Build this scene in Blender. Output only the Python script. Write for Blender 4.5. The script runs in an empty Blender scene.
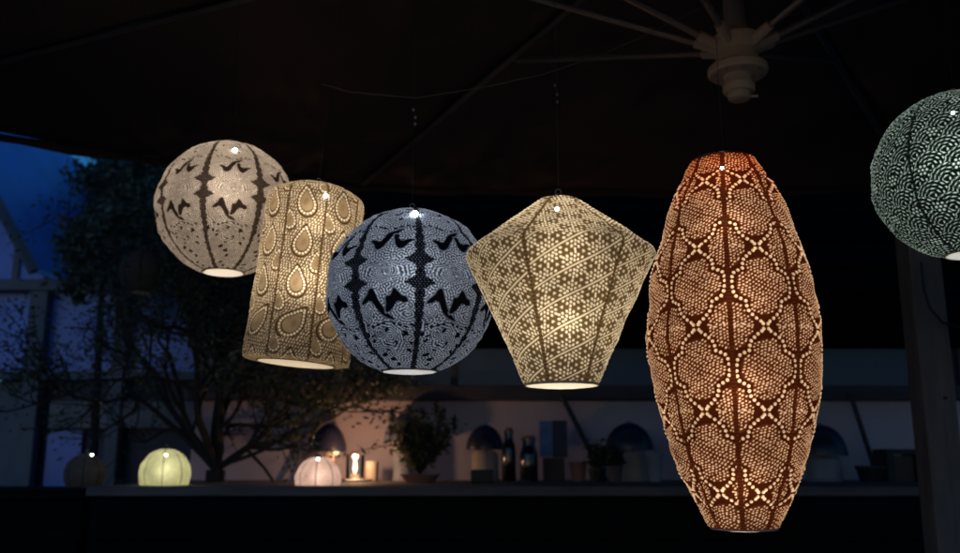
import bpy, bmesh, math, random
import numpy as np
from mathutils import Vector, Matrix
random.seed(7); np.random.seed(7)
S = bpy.context.scene
R = math.radians

# ------------------------------------------------------------------ camera
CAM_Z = 1.5; PITCH = R(11.65); F = 900.0
cd = bpy.data.cameras.new('camera'); cam = bpy.data.objects.new('camera', cd)
S.collection.objects.link(cam); S.camera = cam
cam.location = (0, 0, CAM_Z); cam.rotation_euler = (R(90) + PITCH, 0, 0)
cd.sensor_width = 36; cd.lens = 36 * F / 960; cd.clip_start = .05; cd.clip_end = 500
cd.dof.use_dof = True; cd.dof.focus_distance = 1.7; cd.dof.aperture_fstop = 3.3

# ------------------------------------------------------------------ world, sun, exposure (deep dusk)
SUN_EL, SUN_ROT = R(5.5), R(200)
W = bpy.data.worlds.new('World'); S.world = W; W.use_nodes = True
wn = W.node_tree.nodes; wl = W.node_tree.links
bg = wn['Background']; sky = wn.new('ShaderNodeTexSky'); sky.sky_type = 'NISHITA'
sky.sun_disc = False; sky.sun_elevation = SUN_EL; sky.sun_rotation = SUN_ROT
sky.ozone_density = 7.0; sky.air_density = 1.3; sky.dust_density = 0.3
wl.new(sky.outputs[0], bg.inputs[0]); bg.inputs[1].default_value = 0.15
sd = bpy.data.lights.new('sun', 'SUN'); sun = bpy.data.objects.new('sun', sd)
S.collection.objects.link(sun); sd.energy = 0.004; sd.angle = R(12); sd.color = (.75, .82, 1)
sun.rotation_euler = (R(90) - SUN_EL - R(5), 0, R(180) - SUN_ROT)
S.view_settings.view_transform = 'Standard'; S.view_settings.look = 'None'
S.view_settings.exposure = 0; S.view_settings.gamma = 1; S.view_settings.use_curve_mapping = False
S.render.engine = 'CYCLES'
S.cycles.pixel_filter_type = 'BLACKMAN_HARRIS'; S.cycles.filter_width = 1.6
S.cycles.max_bounces = 8; S.cycles.transmission_bounces = 4; S.cycles.transparent_max_bounces = 8

def at(px, py, Y):
    """world point seen at photo pixel px,py lying in the vertical plane y = Y"""
    xc = (px - 480) / F; yc = (276.5 - py) / F
    d = Vector((xc, math.cos(PITCH) - yc * math.sin(PITCH), math.sin(PITCH) + yc * math.cos(PITCH)))
    return Vector((0, 0, CAM_Z)) + d * (Y / d.y)
def mpp(p):
    """metres per photo pixel at world point p"""
    return (p.y * math.cos(PITCH) + (p.z - CAM_Z) * math.sin(PITCH)) / F

# ------------------------------------------------------------------ helpers
def link(name, me, m=None, parent=None, smooth=True):
    o = bpy.data.objects.new(name, me); S.collection.objects.link(o)
    if m and len(me.materials) == 0: me.materials.append(m)
    if parent: o.parent = parent
    if smooth and len(me.polygons): me.polygons.foreach_set('use_smooth', [True] * len(me.polygons))
    return o
def tag(o, label=None, cat=None, group=None, kind=None):
    if label: o['label'] = label
    if cat: o['category'] = cat
    if group: o['group'] = group
    if kind: o['kind'] = kind
    return o
def empty(name, loc, label, cat, group=None, rz=0):
    o = bpy.data.objects.new(name, None); S.collection.objects.link(o)
    o.empty_display_size = .05; o.location = loc; o.rotation_euler.z = rz
    return tag(o, label, cat, group)
def copy_tree(o, parent=None):
    c = o.copy(); S.collection.objects.link(c)
    if parent: c.parent = parent
    for ch in list(o.children): copy_tree(ch, c)
    return c

class MB:
    """collects shapes, builds ONE mesh"""
    def __init__(s): s.v = []; s.f = []
    def add(s, vs, fs):
        n = len(s.v); s.v += [tuple(v) for v in vs]; s.f += [tuple(i + n for i in f) for f in fs]; return s
    def box(s, a, b):
        x0, y0, z0 = a; x1, y1, z1 = b
        return s.add([(x0,y0,z0),(x1,y0,z0),(x1,y1,z0),(x0,y1,z0),(x0,y0,z1),(x1,y0,z1),(x1,y1,z1),(x0,y1,z1)],
                     [(0,3,2,1),(4,5,6,7),(0,1,5,4),(1,2,6,5),(2,3,7,6),(3,0,4,7)])
    def tube(s, pts, rad, n=8, cap=True, squash=1.0):
        pts = [Vector(p) for p in pts]; k = len(pts)
        rad = [rad] * k if not hasattr(rad, '__len__') else rad
        vs = []; ref = None
        for i, p in enumerate(pts):
            t = (pts[min(i+1, k-1)] - pts[max(i-1, 0)]).normalized()
            if ref is None: ref = Vector((0, 0, 1)) if abs(t.z) < .9 else Vector((1, 0, 0))
            a = t.cross(ref).normalized(); b = a.cross(t).normalized(); ref = b
            for j in range(n):
                th = 2 * math.pi * j / n
                vs.append(p + (a * math.cos(th) + b * math.sin(th) * squash) * rad[i])
        fs = [(i*n+j, i*n+(j+1) % n, (i+1)*n+(j+1) % n, (i+1)*n+j) for i in range(k-1) for j in range(n)]
        if cap: fs += [tuple(range(n))[::-1], tuple(range((k-1)*n, k*n))]
        return s.add(vs, fs)
    def lathe(s, prof, n=32, c=(0, 0, 0), cap=True):
        vs = [(c[0]+r*math.cos(2*math.pi*j/n), c[1]+r*math.sin(2*math.pi*j/n), c[2]+z) for r, z in prof for j in range(n)]
        k = len(prof)
        fs = [(i*n+j, i*n+(j+1) % n, (i+1)*n+(j+1) % n, (i+1)*n+j) for i in range(k-1) for j in range(n)]
        if cap: fs += [tuple(range(n))[::-1], tuple(range((k-1)*n, k*n))]
        return s.add(vs, fs)
    def build(s, name, m, parent=None, smooth=False, bevel=0):
        me = bpy.data.meshes.new(name); me.from_pydata(s.v, [], s.f); me.update()
        bm = bmesh.new(); bm.from_mesh(me); bmesh.ops.recalc_face_normals(bm, faces=bm.faces)
        if bevel:
            bmesh.ops.remove_doubles(bm, verts=bm.verts, dist=1e-6)
            bmesh.ops.bevel(bm, geom=[e for e in bm.edges if len(e.link_faces) == 2 and e.calc_face_angle(0) > .6], offset=bevel, segments=2, affect='EDGES', profile=.5)
        bm.to_mesh(me); bm.free()
        o = link(name, me, m, parent, smooth)
        if smooth: me.set_sharp_from_angle(angle=R(40))
        return o

# ------------------------------------------------------------------ materials
def nodes_of(name):
    m = bpy.data.materials.new(name); m.use_nodes = True
    return m, m.node_tree.nodes, m.node_tree.links
def mat(name, col, rough=.7, metal=0, var=.25, scale=8, bump=.15, bscale=40, spec=.5, coat=0, stretch=(1, 1, 1)):
    m, n, l = nodes_of(name); b = n['Principled BSDF']
    b.inputs['Roughness'].default_value = rough; b.inputs['Metallic'].default_value = metal
    b.inputs['Specular IOR Level'].default_value = spec; b.inputs['Coat Weight'].default_value = coat
    tc = n.new('ShaderNodeTexCoord'); mp = n.new('ShaderNodeMapping'); mp.inputs['Scale'].default_value = stretch
    l.new(tc.outputs['Object'], mp.inputs[0])
    t = n.new('ShaderNodeTexNoise'); t.inputs['Scale'].default_value = scale; t.inputs['Detail'].default_value = 6
    l.new(mp.outputs[0], t.inputs[0])
    r = n.new('ShaderNodeValToRGB')
    r.color_ramp.elements[0].position = .3; r.color_ramp.elements[1].position = .72
    r.color_ramp.elements[0].color = (*[c * (1 - var) for c in col], 1)
    r.color_ramp.elements[1].color = (*[min(1, c * (1 + var)) for c in col], 1)
    l.new(t.outputs['Fac'], r.inputs[0]); l.new(r.outputs[0], b.inputs['Base Color'])
    t2 = n.new('ShaderNodeTexNoise'); t2.inputs['Scale'].default_value = bscale; t2.inputs['Detail'].default_value = 5
    l.new(mp.outputs[0], t2.inputs[0])
    bp = n.new('ShaderNodeBump'); bp.inputs['Strength'].default_value = bump; bp.inputs['Distance'].default_value = .01
    l.new(t2.outputs['Fac'], bp.inputs['Height']); l.new(bp.outputs[0], b.inputs['Normal'])
    return m
def emit(name, col, st):
    m, n, l = nodes_of(name); n.remove(n['Principled BSDF'])
    e = n.new('ShaderNodeEmission'); e.inputs[0].default_value = (*col, 1); e.inputs[1].default_value = st
    l.new(e.outputs[0], n['Material Output'].inputs[0]); return m
def glass(name, tint=(.9, .95, 1), rough=.03, mixf=.5):
    m, n, l = nodes_of(name); n.remove(n['Principled BSDF'])
    tr = n.new('ShaderNodeBsdfTransparent'); tr.inputs[0].default_value = (*tint, 1)
    g = n.new('ShaderNodeBsdfGlossy'); g.inputs['Roughness'].default_value = rough
    fr = n.new('ShaderNodeFresnel'); fr.inputs[0].default_value = 1.5
    mx = n.new('ShaderNodeMixShader'); l.new(fr.outputs[0], mx.inputs[0]); l.new(tr.outputs[0], mx.inputs[1]); l.new(g.outputs[0], mx.inputs[2])
    l.new(mx.outputs[0], n['Material Output'].inputs[0]); return m
def leafmat(name, c1, c2, tr=.3):
    m, n, l = nodes_of(name); b = n['Principled BSDF']
    g = n.new('ShaderNodeNewGeometry'); r = n.new('ShaderNodeMixRGB')
    r.inputs[1].default_value = (*c1, 1); r.inputs[2].default_value = (*c2, 1)
    l.new(g.outputs['Random Per Island'], r.inputs[0]); l.new(r.outputs[0], b.inputs['Base Color'])
    b.inputs['Roughness'].default_value = .55
    t = n.new('ShaderNodeBsdfTranslucent'); l.new(r.outputs[0], t.inputs[0])
    mx = n.new('ShaderNodeMixShader'); mx.inputs[0].default_value = tr
    l.new(b.outputs[0], mx.inputs[1]); l.new(t.outputs[0], mx.inputs[2]); l.new(mx.outputs[0], n['Material Output'].inputs[0])
    return m
def lace(name, cloth, thread, t_open, t_mid, t_dark, fwd=.15, top_glow=None):
    """lace shade: attribute 'lace' 0 = dense dark motif, .5 = thin cloth, 1 = pinhole; light passes by transmission"""
    m, n, l = nodes_of(name); n.remove(n['Principled BSDF'])
    a = n.new('ShaderNodeAttribute'); a.attribute_name = 'lace'
    def ramp(cols):
        r = n.new('ShaderNodeValToRGB'); e = r.color_ramp.elements
        e[0].position = .05; e[0].color = (*cols[0], 1); e[1].position = .95; e[1].color = (*cols[2], 1)
        k = e.new(.5); k.color = (*cols[1], 1)
        l.new(a.outputs['Fac'], r.inputs[0]); return r
    # slight weave variation of the cloth itself
    tc = n.new('ShaderNodeTexCoord'); nz = n.new('ShaderNodeTexNoise'); nz.inputs['Scale'].default_value = 22; nz.inputs['Detail'].default_value = 5
    l.new(tc.outputs['Object'], nz.inputs[0])
    mr = n.new('ShaderNodeMapRange'); mr.inputs[1].default_value = .3; mr.inputs[2].default_value = .7; mr.inputs[3].default_value = .72; mr.inputs[4].default_value = 1.1
    l.new(nz.outputs['Fac'], mr.inputs[0])
    rt = ramp((t_dark, t_mid, t_open)); mu = n.new('ShaderNodeMixRGB'); mu.blend_type = 'MULTIPLY'; mu.inputs[0].default_value = 1
    l.new(rt.outputs[0], mu.inputs[1]); l.new(mr.outputs[0], mu.inputs[2])
    if top_glow:      # orange lamp glow near the top, put into the cloth colour: (height where it starts, height where it is full, colour)
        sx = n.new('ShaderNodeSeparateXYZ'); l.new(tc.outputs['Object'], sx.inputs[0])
        dr = n.new('ShaderNodeMapRange'); dr.inputs[1].default_value = top_glow[0]; dr.inputs[2].default_value = top_glow[1]
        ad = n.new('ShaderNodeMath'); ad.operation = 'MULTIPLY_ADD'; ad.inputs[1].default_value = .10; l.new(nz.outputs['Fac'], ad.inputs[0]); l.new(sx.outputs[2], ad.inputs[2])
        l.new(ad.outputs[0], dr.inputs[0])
        dm = n.new('ShaderNodeMixRGB'); dm.blend_type = 'MULTIPLY'; dm.inputs[2].default_value = (*top_glow[2], 1)
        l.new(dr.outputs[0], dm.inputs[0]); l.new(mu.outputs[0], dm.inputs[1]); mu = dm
    rd = ramp((thread, cloth, cloth))
    d = n.new('ShaderNodeBsdfDiffuse'); l.new(rd.outputs[0], d.inputs[0])
    t = n.new('ShaderNodeBsdfTranslucent'); l.new(mu.outputs[0], t.inputs[0])
    rf = n.new('ShaderNodeBsdfRefraction'); rf.inputs['Roughness'].default_value = 1.0; rf.inputs['IOR'].default_value = 1.45
    l.new(mu.outputs[0], rf.inputs[0])
    m2 = n.new('ShaderNodeMixShader'); m2.inputs[0].default_value = fwd
    l.new(t.outputs[0], m2.inputs[1]); l.new(rf.outputs[0], m2.inputs[2])
    mx = n.new('ShaderNodeMixShader'); mx.inputs[0].default_value = .55
    l.new(d.outputs[0], mx.inputs[1]); l.new(m2.outputs[0], mx.inputs[2]); l.new(mx.outputs[0], n['Material Output'].inputs[0])
    return m

M = {
 'deck': mat('deck', (.03, .027, .025), .8, scale=4),
 'dark_timber': mat('dark_timber', (.006, .0055, .0055), .9, var=.4, scale=3, stretch=(1, 8, 8), bump=.3, spec=.12),
 'black_cladding': mat('black_cladding', (.004, .004, .005), 1, var=.3, scale=3, spec=.05),
 'render_wall': mat('render_wall', (.46, .41, .47), .9, var=.12, scale=2.5, bump=.3, bscale=30),
 'beam': mat('beam', (.05, .045, .05), .7, stretch=(1, 6, 6)),
 'navy': mat('navy', (.035, .045, .09), .25, var=.3, scale=2, bump=.02),
 'canopy': mat('canopy', (.09, .074, .070), .95, var=.18, scale=1.6, bump=.25, bscale=120),
 'rib': mat('rib', (.27, .25, .24), .45, metal=.3, var=.1),
 'rib_dark': mat('rib_dark', (.16, .15, .15), .5, var=.2),
 'hub': mat('hub', (.50, .43, .37), .5, var=.15, bump=.05),
 'post': mat('post', (.15, .115, .10), .75, var=.22, scale=5, stretch=(8, 8, 1), bump=.35, bscale=30),
 'grey_frame': mat('grey_frame', (.14, .14, .16), .6, var=.15),
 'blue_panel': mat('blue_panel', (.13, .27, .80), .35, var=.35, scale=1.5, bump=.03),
 'bark': mat('bark', (.025, .021, .018), .9, var=.35, scale=20, bump=.6, bscale=60),
 'leaf': leafmat('leaf', (.03, .05, .035), (.09, .12, .07)),
 'plant_leaf': leafmat('plant_leaf', (.07, .09, .03), (.17, .17, .06), .35),
 'plant_dark': leafmat('plant_dark', (.015, .022, .015), (.04, .05, .03), .2),
 'dome': mat('dome', (.018, .02, .045), .35, var=.2, bump=.03),
 'dome_pale': mat('dome_pale', (.10, .12, .22), .3, var=.2, bump=.03),
 'cream': mat('cream', (.45, .37, .30), .8, var=.15),
 'grey_pot': mat('grey_pot', (.25, .26, .30), .75, var=.2),
 'bottle': mat('bottle', (.008, .008, .010), .12, var=.2, bump=.0, coat=.4),
 'cork': mat('cork', (.18, .12, .08), .9),
 'terracotta': mat('terracotta', (.28, .13, .09), .8, var=.2),
 'card_blue': mat('card_blue', (.10, .20, .42), .5, var=.3, scale=12),
 'card_navy': mat('card_navy', (.01, .02, .06), .5),
 'black': mat('black', (.006, .006, .006), .5, var=.2),
 'plastic': mat('plastic', (.01, .01, .01), .35, var=.1, bump=.02),
 'steel': mat('steel', (.5, .5, .5), .3, metal=.9, var=.1, bump=.02),
 'white_disc': mat('white_disc', (.75, .73, .70), .6, var=.05, bump=.02),
 'wax': mat('wax', (.75, .62, .45), .5, var=.05, bump=.02),
 'glass': glass('glass'),
 'box_brown': mat('box_brown', (.09, .065, .06), .8),
 'leaf_pale': leafmat('leaf_pale', (.05, .07, .05), (.14, .17, .11), .25),
 'hedge': leafmat('hedge', (.03, .05, .04), (.08, .11, .08), .15),
 'soil': mat('soil', (.02, .015, .012), .95),
}

# ------------------------------------------------------------------ the setting
tag(MB().box((-60, -60, -.05), (60, 120, 0)).build('ground', M['deck']), kind='structure')
# planks of the terrace
pb = MB()
for i in range(60):
    pb.box((-5 + i*.15, -3, .004), (-5 + i*.15 + .143, 7, .026))
tag(pb.build('terrace', M['deck']), kind='structure')

WY = 4.6
def zat(py, Y): return at(480, py, Y).z
def xat(px, py, Y): return at(px, py, Y).x
# building at the back
bx0 = -1.45; bx1 = 6.5
house = empty('garden_building', (bx0, WY, 0), 'dark garden building behind the lanterns, pale rendered lower wall under a navy window band', 'building')
def hpart(name, mb, m, par=house, **k):
    mb.v = [(v[0] - bx0, v[1] - WY, v[2]) for v in mb.v]
    return mb.build(name, m, par, **k)
zw, zb, zg = zat(401, WY), zat(386, WY), zat(348, WY)
hpart('wall', MB().box((bx0, WY, 0), (bx1, WY + .2, zw)), M['render_wall'])
hpart('beam', MB().box((bx0 - .02, WY - .05, zw + .002), (bx1, WY + .2, zb)), M['beam'], bevel=.006)
wnd = hpart('window_band', MB().box((bx0, WY + .03, zb + .002), (bx1, WY + .06, zg)), M['navy'])
fr = MB()
for x in np.arange(bx0, bx1, 1.3): hpart('window_frame', MB().box((x, WY, zb + .003), (x + .035, WY + .028, zg - .001)), M['beam'])
cl = MB(); z = zg + .003
while z < 3.7:
    cl.add([(bx0-.05,WY-.012,z),(bx1,WY-.012,z),(bx1,WY+.01,z+.14),(bx0-.05,WY+.01,z+.14),(bx0-.05,WY+.2,z),(bx1,WY+.2,z),(bx1,WY+.2,z+.14),(bx0-.05,WY+.2,z+.14)],
           [(0,1,2,3),(4,7,6,5),(0,4,5,1),(3,2,6,7),(0,3,7,4),(1,5,6,2)]); z += .142
hpart('cladding', cl, M['black_cladding'])
rf = MB().box((bx0 - .25, WY - .35, 3.72), (bx1, WY + 4, 3.84))
hpart('roof', rf, M['black_cladding'])
# slanting struts against the pale wall
def strut(px0, py0, px1, py1, w, label):
    a = at(px0, py0, WY - .07); b = at(px1, py1, WY - .12)
    o = MB().tube([Vector((0, 0, 0)), b - a], w, 4, squash=.6).build('support_strut', M['beam']); o.location = a
    tag(o, label, 'strut', 'slanting struts along the pale wall')
strut(562, 396, 606, 482, .022, 'slim dark slanting strut on the pale wall between the blue card and a dome lamp')
strut(850, 393, 879, 482, .022, 'slim dark slanting strut on the pale wall right of the tall barrel lantern')
strut(325, 411, 297, 482, .012, 'thin slanting strut behind the tree and leftmost dome lamp')

# display counter along the wall
CZ = 1.412
ct = empty('display_counter', (bx0, 3.4, 0), 'long dark timber counter against the pale wall carrying lamps and bottles', 'counter')
def cpart(name, mb, m, **k):
    mb.v = [(v[0] - bx0, v[1] - 3.4, v[2]) for v in mb.v]; return mb.build(name, m, ct, **k)
cpart('counter_top', MB().box((bx0, 3.4, CZ - .035), (4.2, WY - .005, CZ)), mat('counter_top', (.12, .10, .10), .75, var=.35, scale=3, stretch=(1, 8, 8)), bevel=.004)
fp = MB()
z = .02
while z < CZ - .19:
    fp.box((bx0 + .01, 3.43, z), (4.18, 3.455, z + .145)); z += .15
fp.box((bx0 + .01, 3.455, .02), (4.18, WY - .01, CZ - .037))
cpart('front_panel', fp, M['dark_timber'])
cpart('front_rail', MB().box((bx0+.01, 3.428, CZ - .16), (4.18, 3.454, CZ - .037)), M['dark_timber'])
# narrower ledge on the left
lx0 = -4.2
led_ = empty('garden_ledge', (lx0, 3.4, 0), 'dark timber ledge at the foot of the tree under the yellow lantern', 'ledge')
m1 = MB().box((0, 0, CZ - .045), (bx0 - lx0 - .01, .42, CZ - .01)); m1.build('ledge_top', M['dark_timber'], led_, bevel=.004)
m2 = MB(); z = .02
while z < CZ - .2:
    m2.box((.02, .03, z), (bx0 - lx0 - .03, .055, z + .145)); z += .15
m2.box((.02, .055, .02), (bx0 - lx0 - .03, .40, CZ - .048)); m2.build('ledge_front', M['dark_timber'], led_)

# conservatory on the left
CY = 5.6
cons = empty('conservatory', (-4.5, CY, 0), 'glazed conservatory in dusk blue behind the dark tree, grey frame and pitched roof', 'conservatory')
def kpart(name, mb, m, **k):
    mb.v = [(v[0] + 4.5, v[1] - CY, v[2]) for v in mb.v]; return mb.build(name, m, cons, **k)
def kx(px, py): return at(px, py, CY).x
def kz(py): return zat(py, CY)
ze = kz(292)
for px in (33, 118, 205, -60):
    x = kx(px, 400); w = .055 if px == 33 else .04
    kpart('post', MB().box((x - w, CY - .06, 0), (x + w, CY + .02, ze)), M['grey_frame'], bevel=.005)
kpart('rail', MB().box((kx(-200, 375), CY - .045, kz(380)), (kx(262, 375), CY + .0, kz(372))), M['grey_frame'])
kpart('lintel', MB().box((kx(52, 410), CY - .03, kz(428)), (kx(262, 410), CY + .03, kz(402))), mat('lintel', (.25, .22, .20), .8))
kpart('eave_rail', MB().box((kx(-200, 300), CY - .07, ze + .002), (kx(262, 300), CY + .03, ze + .07)), M['grey_frame'])
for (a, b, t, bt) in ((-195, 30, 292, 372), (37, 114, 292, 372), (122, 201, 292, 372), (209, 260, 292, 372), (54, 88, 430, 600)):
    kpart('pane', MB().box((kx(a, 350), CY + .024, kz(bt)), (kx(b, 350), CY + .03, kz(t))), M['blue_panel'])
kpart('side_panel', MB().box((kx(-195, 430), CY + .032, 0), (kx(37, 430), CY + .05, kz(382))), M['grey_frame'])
kpart('dark_pane', MB().box((kx(28, 430), CY + .06, 0), (kx(262, 430), CY + .08, kz(373))), M['card_navy'])
# pitched glass roof, gable end towards the camera
g0 = at(-190, 195, CY); gz = kz(195)
ap = (kx(-60, 40), kz(60)); er = (kx(62, 205), ze + .075)
roofp = MB()
roofp.add([(ap[0], CY - .25, ap[1]), (er[0], CY - .25, er[1]), (er[0], CY + 2.5, er[1]), (ap[0], CY + 2.5, ap[1]),
           (ap[0], CY - .25, ap[1] + .03), (er[0], CY - .25, er[1] + .03), (er[0], CY + 2.5, er[1] + .03), (ap[0], CY + 2.5, ap[1] + .03)],
          [(0,3,2,1),(4,5,6,7),(0,1,5,4),(1,2,6,5),(2,3,7,6),(3,0,4,7)])
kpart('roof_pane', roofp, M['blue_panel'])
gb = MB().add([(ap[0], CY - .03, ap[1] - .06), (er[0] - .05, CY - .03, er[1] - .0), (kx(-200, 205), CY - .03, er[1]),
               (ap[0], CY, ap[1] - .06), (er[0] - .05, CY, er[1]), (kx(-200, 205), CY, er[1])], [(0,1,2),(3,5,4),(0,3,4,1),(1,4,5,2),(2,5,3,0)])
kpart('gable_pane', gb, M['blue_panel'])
gm = MB()
for q in (.15, .45, .75):
    xx = ap[0] + (er[0] - ap[0]) * q; zz = ap[1] + (er[1] - ap[1]) * q - .08
    gm.box((xx - .02, CY - .05, er[1]), (xx + .02, CY - .032, zz))
gm.tube([(ap[0], CY - .27, ap[1]), (er[0], CY - .27, er[1])], .035, 4)
kpart('gable_bars', gm, M['grey_frame'])

# ------------------------------------------------------------------ leaves and trees
def leaf_mesh(pts, size, rng, aspect=.4, up=0):
    """numpy batch of small folded leaves"""
    n = len(pts); P = np.array(pts, float)
    d = rng.normal(size=(n, 3)); d[:, 2] = d[:, 2] * .6 + up; d /= np.linalg.norm(d, axis=1)[:, None]
    o = rng.normal(size=(n, 3)); s = np.cross(d, o); s /= np.linalg.norm(s, axis=1)[:, None] + 1e-9
    L = (size * rng.uniform(.6, 1.3, n))[:, None]; w = L * aspect * .5
    nr = np.cross(d, s)
    v = np.stack([P, P + d*L*.45 + s*w + nr*w*.4, P + d*L, P + d*L*.45 - s*w + nr*w*.4], 1).reshape(-1, 3)
    i = np.arange(n)[:, None] * 4
    f = np.concatenate([i + np.array([[0, 1, 2]]), i + np.array([[0, 2, 3]])], 0)
    return v, f
def mesh_np(name, v, f):
    me = bpy.data.meshes.new(name); k = f.shape[1]
    me.vertices.add(len(v)); me.vertices.foreach_set('co', np.asarray(v, np.float32).ravel())
    me.loops.add(f.size); me.loops.foreach_set('vertex_index', f.astype(np.int32).ravel())
    me.polygons.add(len(f)); me.polygons.foreach_set('loop_start', (np.arange(len(f)) * k).astype(np.int32))
    me.update(calc_edges=True); return me

def tree(root, starts, rng, levels=4, leaves=9, leaf_size=.05, lm='leaf', spread=.55, gravity=.0, trunk_pts=None, trunk_r=.05):
    wood = MB(); tips = []
    if trunk_pts: wood.tube(trunk_pts, [trunk_r * (1 - .3 * i / len(trunk_pts)) for i in range(len(trunk_pts))], 10)
    def grow(p, d, L, r, lev):
        pts = [p]; q = p.copy(); dd = d.copy(); k = 6
        for i in range(k):
            dd = (dd + Vector(rng.normal(size=3)) * .16 + Vector((0, 0, gravity))).normalized()
            q = q + dd * L / k; pts.append(q.copy())
            if lev <= 1 and i > 0: tips.extend([q + Vector(rng.normal(size=3)) * .05 for _ in range(leaves)])
        wood.tube(pts, [max(r * (1 - .45 * i / k), .0012) for i in range(k + 1)], 6 if lev > 1 else 4)
        if lev > 0:
            for i in range(3 if lev > 1 else 4):
                j = rng.integers(2, k + 1)
                nd = (dd + Vector(rng.normal(size=3)) * spread).normalized()
                grow(pts[j], nd, L * rng.uniform(.55, .8), r * .55, lev - 1)
    for (d, L, r) in starts: grow(Vector(trunk_pts[-1]) if trunk_pts else Vector((0, 0, 0)), Vector(d).normalized(), L, r, levels - 1)
    wood.build('trunk', M['bark'], root, smooth=True)
    zc = (trunk_pts[-1][2] if trunk_pts else 0) + .30
    tips = [q for q in tips if q[2] > zc + .05*math.sin(q[0]*9) or rng.random() < .22]
    v, f = leaf_mesh(tips, leaf_size, rng)
    link('crown', mesh_np('crown', v, f), M[lm], root, smooth=False)

rng = np.random.default_rng(11)
TY = 4.15
tp = at(215, 486, TY)
tr = empty('garden_tree', (tp.x, TY, 0), 'dark small-leaved tree with bare spreading branches left of the cylinder lantern', 'tree')
h = zat(470, TY)
mp_ = mpp(at(215, 470, TY))
def td(dx, dy, y=0): return ((dx) * mp_, y, dy * mp_)
starts = [(td(150, 70, -.05), .50, .018), (td(110, 95, .05), .48, .016), (td(40, 120, -.1), .55, .02), (td(-20, 120, .1), .6, .022),
          (td(-80, 110, 0), .6, .018), (td(-140, 90, .1), .6, .016), (td(-40, 150, -.1), .75, .02), (td(90, 30, -.1), .42, .012),
          (td(-120, 140, .1), .8, .018), (td(10, 150, .15), .8, .018)]
tree(tr, starts, rng, levels=4, leaves=8, leaf_size=.030, spread=.5, gravity=.05,
     trunk_pts=[(0, 0, 0), (.02, 0, .5), (-.01, .01, 1.0), (0, 0, h)], trunk_r=.055)

# far hedge and trees that close the view on the left
def far_tree(px, py, Y, Hpx, label, seed, n=6000, rx=1.0, rz=1.0, ls=.11, lm='hedge', tr_=1):
    r_ = np.random.default_rng(seed); c = at(px, py, Y); s = mpp(c)
    root = empty('garden_tree', (c.x, Y, 0), label, 'tree', 'trees beyond the terrace')
    MB().tube([(0, 0, 0), (.05, 0, c.z * .5), (0, 0, c.z)], [.12*tr_, .09*tr_, .05*tr_], 8).build('trunk', M['bark'], root, smooth=True)
    cl = r_.normal(size=(26, 3)) * np.array([rx, .6, rz]) * Hpx * s * .42
    pts = cl[r_.integers(0, 26, n)] + r_.normal(size=(n, 3)) * Hpx * s * .13 + np.array([0, 0, c.z])
    v, f = leaf_mesh(pts, ls, r_, .5)
    link('crown', mesh_np('crown', v, f), M[lm], root, smooth=False)
far_tree(95, 205, 8.5, 62, 'bushy dark tree beyond the conservatory, just under the canopy edge at far left', 1, 14000, rx=1.2)
far_tree(105, 225, 4.9, 70, 'leafy tree standing before the conservatory, its crown under the unlit hanging lantern', 4, 4600, rx=1.1, ls=.05, lm='leaf_pale', tr_=.3)
far_tree(190, 235, 7.5, 85, 'dense dark tree behind the round cream lantern', 2, 9000)
far_tree(20, 265, 7.0, 55, 'low dark tree at the left frame edge below the blue gable', 3, 5000, rx=1.3)

# ------------------------------------------------------------------ cantilever parasol overhead
HC = at(738, 76, 2.35)      # underside of hub
par = empty('cantilever_parasol', (HC.x, HC.y, 0), 'large dark parasol canopy spread overhead, its beige hub with spokes above the barrel lantern', 'parasol')
def ppart(name, mb, m, **k): return mb.build(name, m, par, **k)
AZ, HEMZ, ax, ay = 3.2, 2.76, 3.35, 1.78
verts8 = [(ax * math.cos(R(22.5 + 45*k)), ay * math.sin(R(22.5 + 45*k)), HEMZ) for k in range(8)]
cv = []; cf = []; NR, NA = 24, 16
for g in range(8):
    a = Vector(verts8[g]); b = Vector(verts8[(g+1) % 8]); base = len(cv)
    for i in range(NR + 1):
        t = i / NR
        for j in range(NA + 1):
            s = j / NA; e = a.lerp(b, s)
            sag = -.10 * 4 * s * (1 - s) * t * (0.6 + .4*t) * (1 - .45 * t)
            inw = 1 - .04 * 4 * s * (1 - s) * t
            z = AZ + (HEMZ - AZ) * t + sag * .8 + .006 * math.sin(19*s + 3*g) * t + .008 * math.sin(11 * t + g)
            cv.append((e.x * t * inw, e.y * t * inw, z))
    for i in range(NR):
        for j in range(NA):
            q = base + i*(NA+1) + j; cf.append((q, q+1, q+NA+2, q+NA+1))
cm = MB(); cm.add(cv, cf)
can = ppart('canopy', cm, M['canopy'], smooth=True)
sm = can.modifiers.new('thick', 'SOLIDIFY'); sm.thickness = .003
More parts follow.
